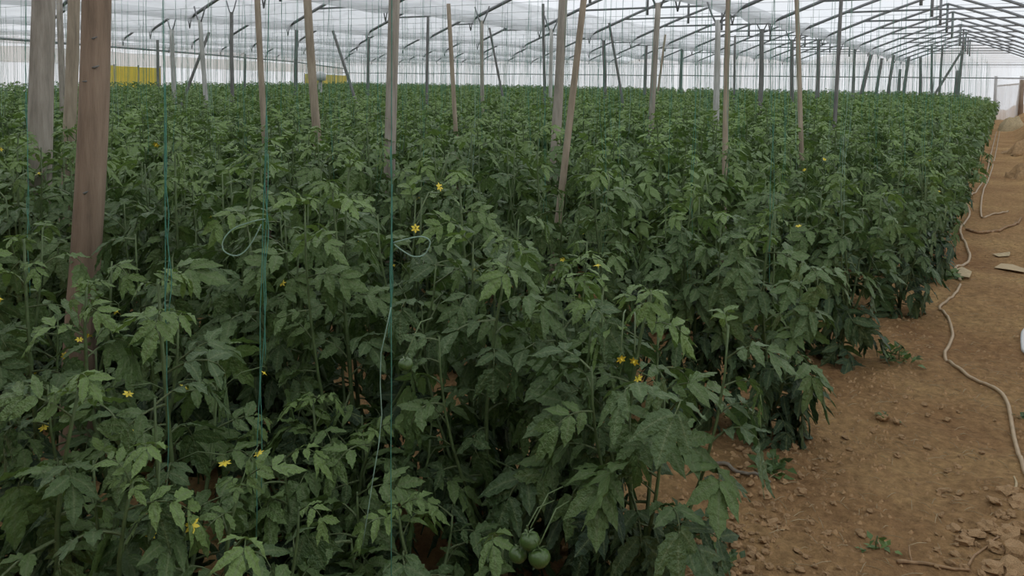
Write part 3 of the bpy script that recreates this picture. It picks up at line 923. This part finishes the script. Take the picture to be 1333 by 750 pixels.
def strand(px0, px1, y1, d, wob=4, top=WIRE_Z, seed=0, y0=0):
    """string from the wire down to picture row y1, hanging at depth d"""
    r = random.Random(seed); ph = r.uniform(0, 99)
    ptop = at(px0, 0, d); k = (top - ptop.z)
    pts = [] if y0 else [ptop + Vector((0, 0, k))]
    for s in np.linspace(y0 / y1, 1, 22):
        pts.append(at(px0 + (px1 - px0) * s + wob * noise.noise(Vector((ph, s * 7, 0))) * min(1, s * 2), y1 * s, d + 0.03 * noise.noise(Vector((ph, s * 4, 3)))))
    return pts
string_thing('hanging_string', 'green string hanging at the left picture edge', [strand(33, 38, 385, 3.0, 3, seed=1), strand(34, 36, 300, 3.0, 5, seed=2, y0=120)], M['twine'])
string_thing('hanging_string', 'thick green twisted string just right of the brown post', [strand(212, 219, 640, 2.15, 3, seed=3), strand(213, 222, 405, 2.15, 5, seed=4, y0=110), strand(214, 217, 420, 2.16, 6, seed=5, y0=160)], M['twine'])
lp = [at(345, 285, 2.2), at(330, 288, 2.2), at(305, 297, 2.2), at(291, 312, 2.2), at(291, 326, 2.2), at(305, 333, 2.2), at(318, 328, 2.2), at(330, 312, 2.2), at(340, 292, 2.2)]
string_thing('hanging_string', 'green string with a pale loose loop on its left', [strand(350, 333, 705, 2.22, 3, seed=6), strand(349, 345, 470, 2.22, 5, seed=7, y0=150), strand(350, 339, 640, 2.24, 7, seed=8, y0=200)], M['twine'], [lp])
lp2 = [at(512, 316, 2.0), at(530, 311, 2.0), at(549, 308, 2.0), at(560, 315, 2.0), at(553, 331, 2.0), at(538, 334, 2.0), at(522, 325, 2.0), at(513, 318, 2.0)]
string_thing('hanging_string', 'long straight green string reaching the ground at picture centre left', [strand(510, 509, 760, 2.02, 1, seed=9), strand(511, 508, 440, 2.02, 4, seed=10, y0=190), strand(511, 510, 420, 2.03, 5, seed=11, y0=240)], M['twine'], [lp2])
pts = [at(509, 400, 1.98), at(503, 428, 1.98), at(496, 460, 1.98), at(495, 500, 1.98), at(497, 540, 1.98), at(493, 580, 1.98), at(486, 620, 1.98), at(480, 660, 1.98), at(472, 710, 1.98)]
string_thing('loose_string', 'pale loose string end dangling beside the long straight string', [pts], M['pale_twine'])

# ------------------------------------------------------------------ yellow sheets and gate at the far walls
def yellow_sheet(px0, px1, ptop, pull, label):
    def on_wall(px):
        k = (px - PPX) / FPX                      # meet the left wall line
        m = -20.0 / 41.0; c = -27.0 - 9.0 * m     # x = m*y + c
        y = c * (CT + k * ST) / ((k * CT - ST) - m * (CT + k * ST))
        return Vector((m * y + c, y, 0))
    a, b = on_wall(px0), on_wall(px1)
    nrm = Vector((0.9, -0.44, 0)) * 0.35
    a += nrm; b += nrm
    a *= pull; b *= pull
    za = CAM.z + (93 + (px0) * .0135 - ptop) / FPX * cam_xz(a.x, a.y)[1]
    o = empty('yellow_sheet', (a.x, a.y, 0))
    d = b - a
    n = 3
    for i in range(n):
        p, q = a + d * (i / n), a + d * ((i + 0.99) / n)
        th = nrm.normalized() * 0.02
        v = [Vector(w) - a for w in (p, q, q + th, p + th)]
        v = [w + Vector((0, 0, 0.5)) for w in v] + [w + Vector((0, 0, za - 0.02 * i)) for w in v]
        link('panel', mesh('panel', v, [(0, 1, 2, 3), (7, 6, 5, 4), (0, 4, 5, 1), (1, 5, 6, 2), (2, 6, 7, 3), (3, 7, 4, 0)], M['yellow'], False), o)
    for i in range(n + 1):
        p = d * (i / n)
        link('stake', mesh('stake', *tube([p + Vector((0, 0, -0.1)), p + Vector((0, 0, za + 0.05))], 0.03, 6), M['steel']), o)
    tag(o, label, 'panel', 'yellow sheets at the left wall')
yellow_sheet(112, 207, 80, 1.0, 'wide yellow sheet right of the brown post at the far left wall')
yellow_sheet(394, 449, 92, 0.88, 'smaller yellow sheet behind the tan pole at the far left wall')

o = empty('white_cap_stub', tuple(at(417, 100, 26.0) * Vector((1, 1, 1)) * 0))  # small white capped gadget on a stake, gives no light
p = at(417, 96, 26.0); o.location = (p.x, p.y, 0)
link('stake', mesh('stake', *tube([(0, 0, -0.1), (0, 0, p.z - 0.2)], 0.06, 8), M['white']), o)
link('cap', mesh('cap', *tube([(0, 0, p.z - 0.22), (0, 0, p.z - 0.02), (0, 0, p.z + 0.08)], [0.17, 0.2, 0.05], 10), M['whiteplastic']), o)
tag(o, 'pale capped pipe stub beside the second yellow sheet', 'pipe')

gate = empty('gate', (0.2, END_Y - 0.8, 0))
g0, g1 = at(1296, 112, 44.0), at(1330, 109, 44.0)
dx = Vector((g1.x - g0.x, g1.y - g0.y, 0))
gate.location = (g0.x, g0.y, 0)
link('gate_post', mesh('gate_post', *tube([(0, 0, -0.1), (0, 0, 1.0), (0, 0, at(1296, 99, 44).z)], 0.075, 8), M['dark']), gate)
link('gate_post', mesh('gate_post', *tube([tuple(dx + Vector((-.15, 0, -0.1))), tuple(dx + Vector((0, 0, at(1328, 99, 44).z)))], [0.13, 0.09], 8), M['tan']), gate)
link('gate_rail', mesh('gate_rail', *tube([(0, 0, g0.z), tuple(dx + Vector((0, 0, g1.z)))], 0.045, 7), M['tan']), gate)
v = [Vector((0, 0.03, 0.05)), dx + Vector((0, 0.03, 0.05)), dx + Vector((0, 0.03, g1.z)), Vector((0, 0.03, g0.z))]
link('gate_film', mesh('gate_film', v, [(0, 1, 2, 3)], M['wallfilm']), gate)
tag(gate, 'low film gate between posts at the far end of the path', 'gate')
for q, (pxx, w, lab) in enumerate(((1331, 0.12, 'leaning reddish plank beside the far gate'),)):
    a, b = at(pxx, 104, 42), at(pxx - 3, 150, 42)
    o = link('plank', mesh('plank', *tube([b - Vector((0, 0, .15)), a], [w, w * .8], 4), M['brown']))
    tag(o, lab, 'plank')

# ------------------------------------------------------------------ things on the path
def on_soil(px, py, lift=0.0):
    p = ground(px, py)
    for _ in range(3):
        p = ground(px, py, soil_z(p.x, p.y) + lift)
    return p

def hose(name, pix, r, mat, label, n=8):
    pts = catmull([on_soil(*p) for p in pix], n)
    pts = [Vector((p.x, p.y, soil_z(p.x, p.y) + r * 0.9)) for p in pts]
    o = link(name, mesh(name, *tube(pts, r, 7), mat))
    tag(o, label, 'hose')
hose('hose', [(1345, 640), (1331, 606), (1322, 580), (1316, 545), (1308, 520), (1285, 503), (1258, 490), (1238, 474), (1230, 460), (1240, 440), (1235, 418), (1223, 402),
              (1240, 388), (1250, 372)], 0.011, M['hose'], 'beige hose snaking down the near right side of the path')
hose('drip_hose', [(1250, 366), (1243, 352), (1262, 338), (1257, 318), (1250, 300), (1262, 280), (1258, 262), (1272, 248), (1284, 225), (1290, 200), (1297, 172)], 0.014, M['hose'],
     'thin beige drip hose running along the row ends to the far gate')
hose('drip_hose', [(1302, 168), (1296, 200), (1288, 230), (1280, 250), (1277, 282), (1290, 280), (1312, 276)], 0.013, M['hose'], 'pale hose bent into a corner in the mid path')
hose('curved_hose', [(1258, 300), (1275, 304), (1300, 302), (1318, 295), (1329, 286)], 0.016, M['twig'], 'brown hose curving across the mid path')
hose('white_hose', [(1352, 425), (1336, 430), (1331, 445), (1336, 462), (1352, 470)], 0.014, M['whiteplastic'], 'white hose loop at the right picture edge')

def scrap(pix, mat, label, name='paper_scrap', h=0.012):
    pts = [on_soil(*p) for p in pix]
    c = sum(pts, Vector()) / len(pts)
    v = [Vector((p.x, p.y, soil_z(p.x, p.y) + h + rng.uniform(0, .012))) for p in pts]
    n = len(v)
    v2 = [p - Vector((0, 0, 0.004)) for p in v]
    f = [tuple(range(n - 1, -1, -1)), tuple(range(n, 2 * n))] + [(i, (i + 1) % n, n + (i + 1) % n, n + i) for i in range(n)]
    o = link(name, mesh(name, v + v2, f, mat, False))
    tag(o, label, 'scrap')
scrap([(1294, 350), (1303, 345), (1318, 346), (1335, 352), (1335, 357), (1315, 354)], M['paper'], 'yellowish paper scrap lying on the path near the right edge')
scrap([(1292, 333), (1302, 331), (1315, 332), (1314, 335), (1300, 336)], M['straw'], 'small whitish scrap lying behind the yellowish one', 'plastic_scrap')
scrap([(1243, 356), (1252, 351), (1265, 358), (1262, 366), (1250, 364)], M['straw'], 'pale flattened leaf clump where the hoses meet', 'straw_clump', 0.03)

def stick(pix, r, mat, label, name='stick', twig=None):
    pts = catmull([on_soil(*p) for p in pix], 4)
    pts = [Vector((p.x, p.y, soil_z(p.x, p.y) + r * 0.8)) for p in pts]
    o = empty(name, tuple(pts[0]))
    link('shaft', mesh('shaft', *tube([p - pts[0] for p in pts], list(np.linspace(r, r * .55, len(pts))), 6), mat), o)
    if twig:
        q = [on_soil(*p) for p in twig]
        q = [Vector((p.x, p.y, soil_z(p.x, p.y) + r * 0.8 + .012 * i)) - pts[0] for i, p in enumerate(q)]
        link('side_twig', mesh('side_twig', *tube(q, r * .5, 5), mat), o)
    tag(o, label, 'stick')
stick([(930, 606), (948, 612), (975, 620), (1003, 629)], 0.011, M['stick'], 'grey stick lying by the front row end')
stick([(1168, 734), (1190, 735), (1220, 739), (1262, 744)], 0.008, M['twig'], 'tan twig lying at the bottom of the path', 'twig', [(1188, 735), (1184, 728), (1183, 722)])
stick([(1260, 738), (1272, 722), (1290, 708), (1305, 698)], 0.005, M['twig'], 'thin bent twig in the bottom right corner', 'twig')
stick([(1322, 640), (1323, 630), (1320, 622)], 0.007, M['straw'], 'short pale twig by the near hose', 'twig')

# straw heap near the gate
def heap(px, py, w, h, mat, name, label, cat, seed):
    c = on_soil(px, py); v, f = [], []
    ns, nr = 26, 8
    for i in range(nr + 1):
        for k in range(ns):
            a = 2 * math.pi * k / ns; q = i / nr
            rr = w * (1.15 - q ** 1.5) * (1 + .4 * noise.noise(Vector((math.cos(a) * 1.7, math.sin(a) * 1.7, seed + q * 2)))) if i < nr else 0.001
            zz = h * q + 0.35 * h * noise.noise(Vector((math.cos(a) * 2.5, math.sin(a) * 2.5, seed + q * 3))) * (1 if i < nr else 0) - 0.22
            v.append((rr * math.cos(a), rr * math.sin(a), zz))
    for i in range(nr):
        for k in range(ns):
            f.append((i * ns + k, i * ns + (k + 1) % ns, (i + 1) * ns + (k + 1) % ns, (i + 1) * ns + k))
    o = link(name, mesh(name, v, f, mat), None, c)
    tag(o, label, cat)
heap(1318, 170, 0.6, 0.75, M['straw'], 'straw_heap', 'pale straw heap on the path before the far gate', 'heap', 3)
heap(1335, 232, 0.35, 0.5, M['clod'], 'soil_heap', 'heap of reddish soil clods at the right edge of the mid path', 'heap', 5)
heap(1338, 196, 0.5, 0.55, M['clod'], 'soil_heap', 'heap of reddish soil just this side of the straw heap', 'heap', 9)

# clods
def clod_mesh(seed):
    import bmesh
    bm = bmesh.new(); bmesh.ops.create_icosphere(bm, subdivisions=2, radius=0.5)
    for w in bm.verts:
        w.co *= 1 + 0.6 * noise.noise(w.co * 2.6 + Vector((seed * 7, 0, 0))) + 0.35 * noise.noise(w.co * 6 + Vector((0, seed * 3, 0)))
        w.co.z *= 0.62
    me = bpy.data.meshes.new('soil_clod'); bm.to_mesh(me); bm.free(); me.materials.append(M['clod'])
    return me
CL = [clod_mesh(k) for k in range(7)]
BIG = [(398 / 2.5 + 883, 450 + 480 / 2.5, 17), (305 / 2.5 + 883, 450 + 580 / 2.5, 17), (225 / 2.5 + 883, 450 + 738 / 2.5, 20), (285 / 2.5 + 883, 450 + 487 / 2.5, 15), (240 / 2.5 + 883, 450 + 690 / 2.5, 16),
       (1030, 583, 18), (1254, 706, 18), (1285, 690, 22), (1310, 700, 26), (1325, 720, 30), (1297, 715, 20), (1318, 745, 26), (1330, 690, 18), (1240, 690, 14), (1270, 698, 20), (1295, 655, 16), (1312, 640, 17), (1325, 660, 18),
       (963, 589, 11), (1150, 549, 16), (1168, 552, 13), (1290, 742, 22), (1302, 672, 15), (1328, 650, 14)]
def put_clod(p, s):
    o = link('soil_clod', CL[rng.randrange(7)], None, (p.x, p.y, soil_z(p.x, p.y) + s * 0.16), (rng.uniform(-.4, .4), rng.uniform(-.4, .4), rng.uniform(0, 6.3)),
             (s * rng.uniform(.8, 1.25), s * rng.uniform(.8, 1.2), s * rng.uniform(.75, 1.1)))
    return o
for px, py, w in BIG:
    p = on_soil(px, py)
    tag(put_clod(p, 0.85 * w / FPX * (p - CAM).length), 'large brown soil clod at the %s' % ('crumbly right edge of the near path' if px > 1200 else 'loose left edge of the near path'), 'clod', 'large clods at the %s side of the near path' % ('right' if px > 1200 else 'left'))
for k in range(270):
    if k < 190: px, py = 905 + abs(rng.gauss(0, 75)), rng.uniform(560, 755)
    elif k < 230: px, py = rng.uniform(1215, 1335), rng.uniform(630, 755)
    else: px, py = rng.uniform(1040, 1320), rng.uniform(480, 700)
    if px < 1100 - (py - 480) * 0.62 - 60: continue
    p = on_soil(px, py)
    tag(put_clod(p, rng.uniform(.016, .038)), 'small brown soil clod lying on the near path', 'clod', 'small clods on the near path')
tri = []
ICO = [tuple(v.co) for v in CL[0].vertices]
for k in range(5200):
    y = 1.6 + abs(rng.gauss(0, 3.2))
    x = rng.uniform(path_edge(y) - 0.7, 0.75)
    if abs(x + 0.1) < 0.25 and rng.random() < .6: continue
    s = rng.uniform(.004, .013) * (1 + 0.06 * y)
    z = soil_z(x, y)
    a = rng.uniform(0, 6.28)
    tri.append(([(x + s * math.cos(a), y + s * math.sin(a), z - .003), (x + s * math.cos(a + 1.8), y + s * math.sin(a + 1.8), z - .003), (x + s * math.cos(a + 3.3), y + s * math.sin(a + 3.3), z - .003),
                 (x + s * math.cos(a + 4.7), y + s * math.sin(a + 4.7), z - .003), (x, y, z + s * .8), (x + s * .5, y, z + s * .6)],
                [(0, 1, 4), (1, 2, 4), (2, 3, 4), (3, 0, 5), (0, 4, 5), (3, 5, 4)]))
tag(link('soil_crumbs', mesh('soil_crumbs', *join(tri), M['clod'], False)), 'fine loose soil crumbs scattered over the path', 'soil', kind='stuff')
st = []
for k in range(900):
    y = 2.2 + abs(rng.gauss(0, 3.0)); x = rng.uniform(path_edge(y) - .2, 0.6)
    a = rng.uniform(0, 6.28); L = rng.uniform(.02, .09); z = soil_z(x, y) + .004
    d = Vector((math.cos(a), math.sin(a), 0)) * L
    st.append(tube([Vector((x, y, z)), Vector((x, y, z + .006)) + d * .5, Vector((x, y, z)) + d], 0.0013, 3, False))
tag(link('straw_litter', mesh('straw_litter', *join(st), M['straw'])), 'dry straw litter strewn over the path', 'litter', kind='stuff')

# small weeds
def weed(p, seed, n, s, label):
    r = random.Random(seed)
    o = empty('weed', (p.x, p.y, soil_z(p.x, p.y)))
    V, F, off, T = [], [], 0, []
    for k in range(n):
        a = r.uniform(0, 6.28); e = r.uniform(.2, 1.2)
        d = Vector((math.cos(a) * math.cos(e), math.sin(a) * math.cos(e), math.sin(e)))
        b = Vector((r.uniform(-s, s), r.uniform(-s, s), 0)) * .5 + d * r.uniform(0, s * .5)
        v, f = leaflet(b, d, Vector((0, 0, 1)) + d.cross(Vector((0, 0, 1))) * .2, s * r.uniform(.3, .6), .32, .3, .2, LT_MD, r)
        V += v; F += [tuple(i + off for i in q) for q in f]; off += len(v); T += [r.uniform(.1, .5)] * len(v)
    tag(link('foliage', mesh('foliage', V, F, M['leaf'], True, T), o), kind='stuff')
    link('stem', mesh('stem', *tube([(0, 0, -.02), (0, 0, s * .3), (s * .05, 0, s * .6)], .003, 5), M['stem']), o)
    tag(o, label, 'weed', 'weeds on the soil')
for k, (px, py, n, s, lab) in enumerate([(1005, 612, 45, .12, 'small green weed beside the grey stick'), (1152, 548, 14, .07, 'tiny weed in the middle of the path'), (1140, 715, 16, .09, 'sparse weed low on the path'),
        (1225, 360, 60, .22, 'weed clump at the path end of the fourth row'), (1170, 468, 40, .16, 'weed at the foot of the third row end'), (930, 748, 50, .12, 'bright weed at the foot of the front row end'),
        (340, 690, 60, .2, 'clover-like weed patch between the foreground and front rows'), (385, 705, 55, .18, 'clover-like weed beside the young bottom plant'), (900, 700, 40, .16, 'weed under the front row end'),
        (1332, 545, 12, .06, 'tiny weed right of the hose bend')]):
    weed(on_soil(px, py), 900 + k, n, s, lab)
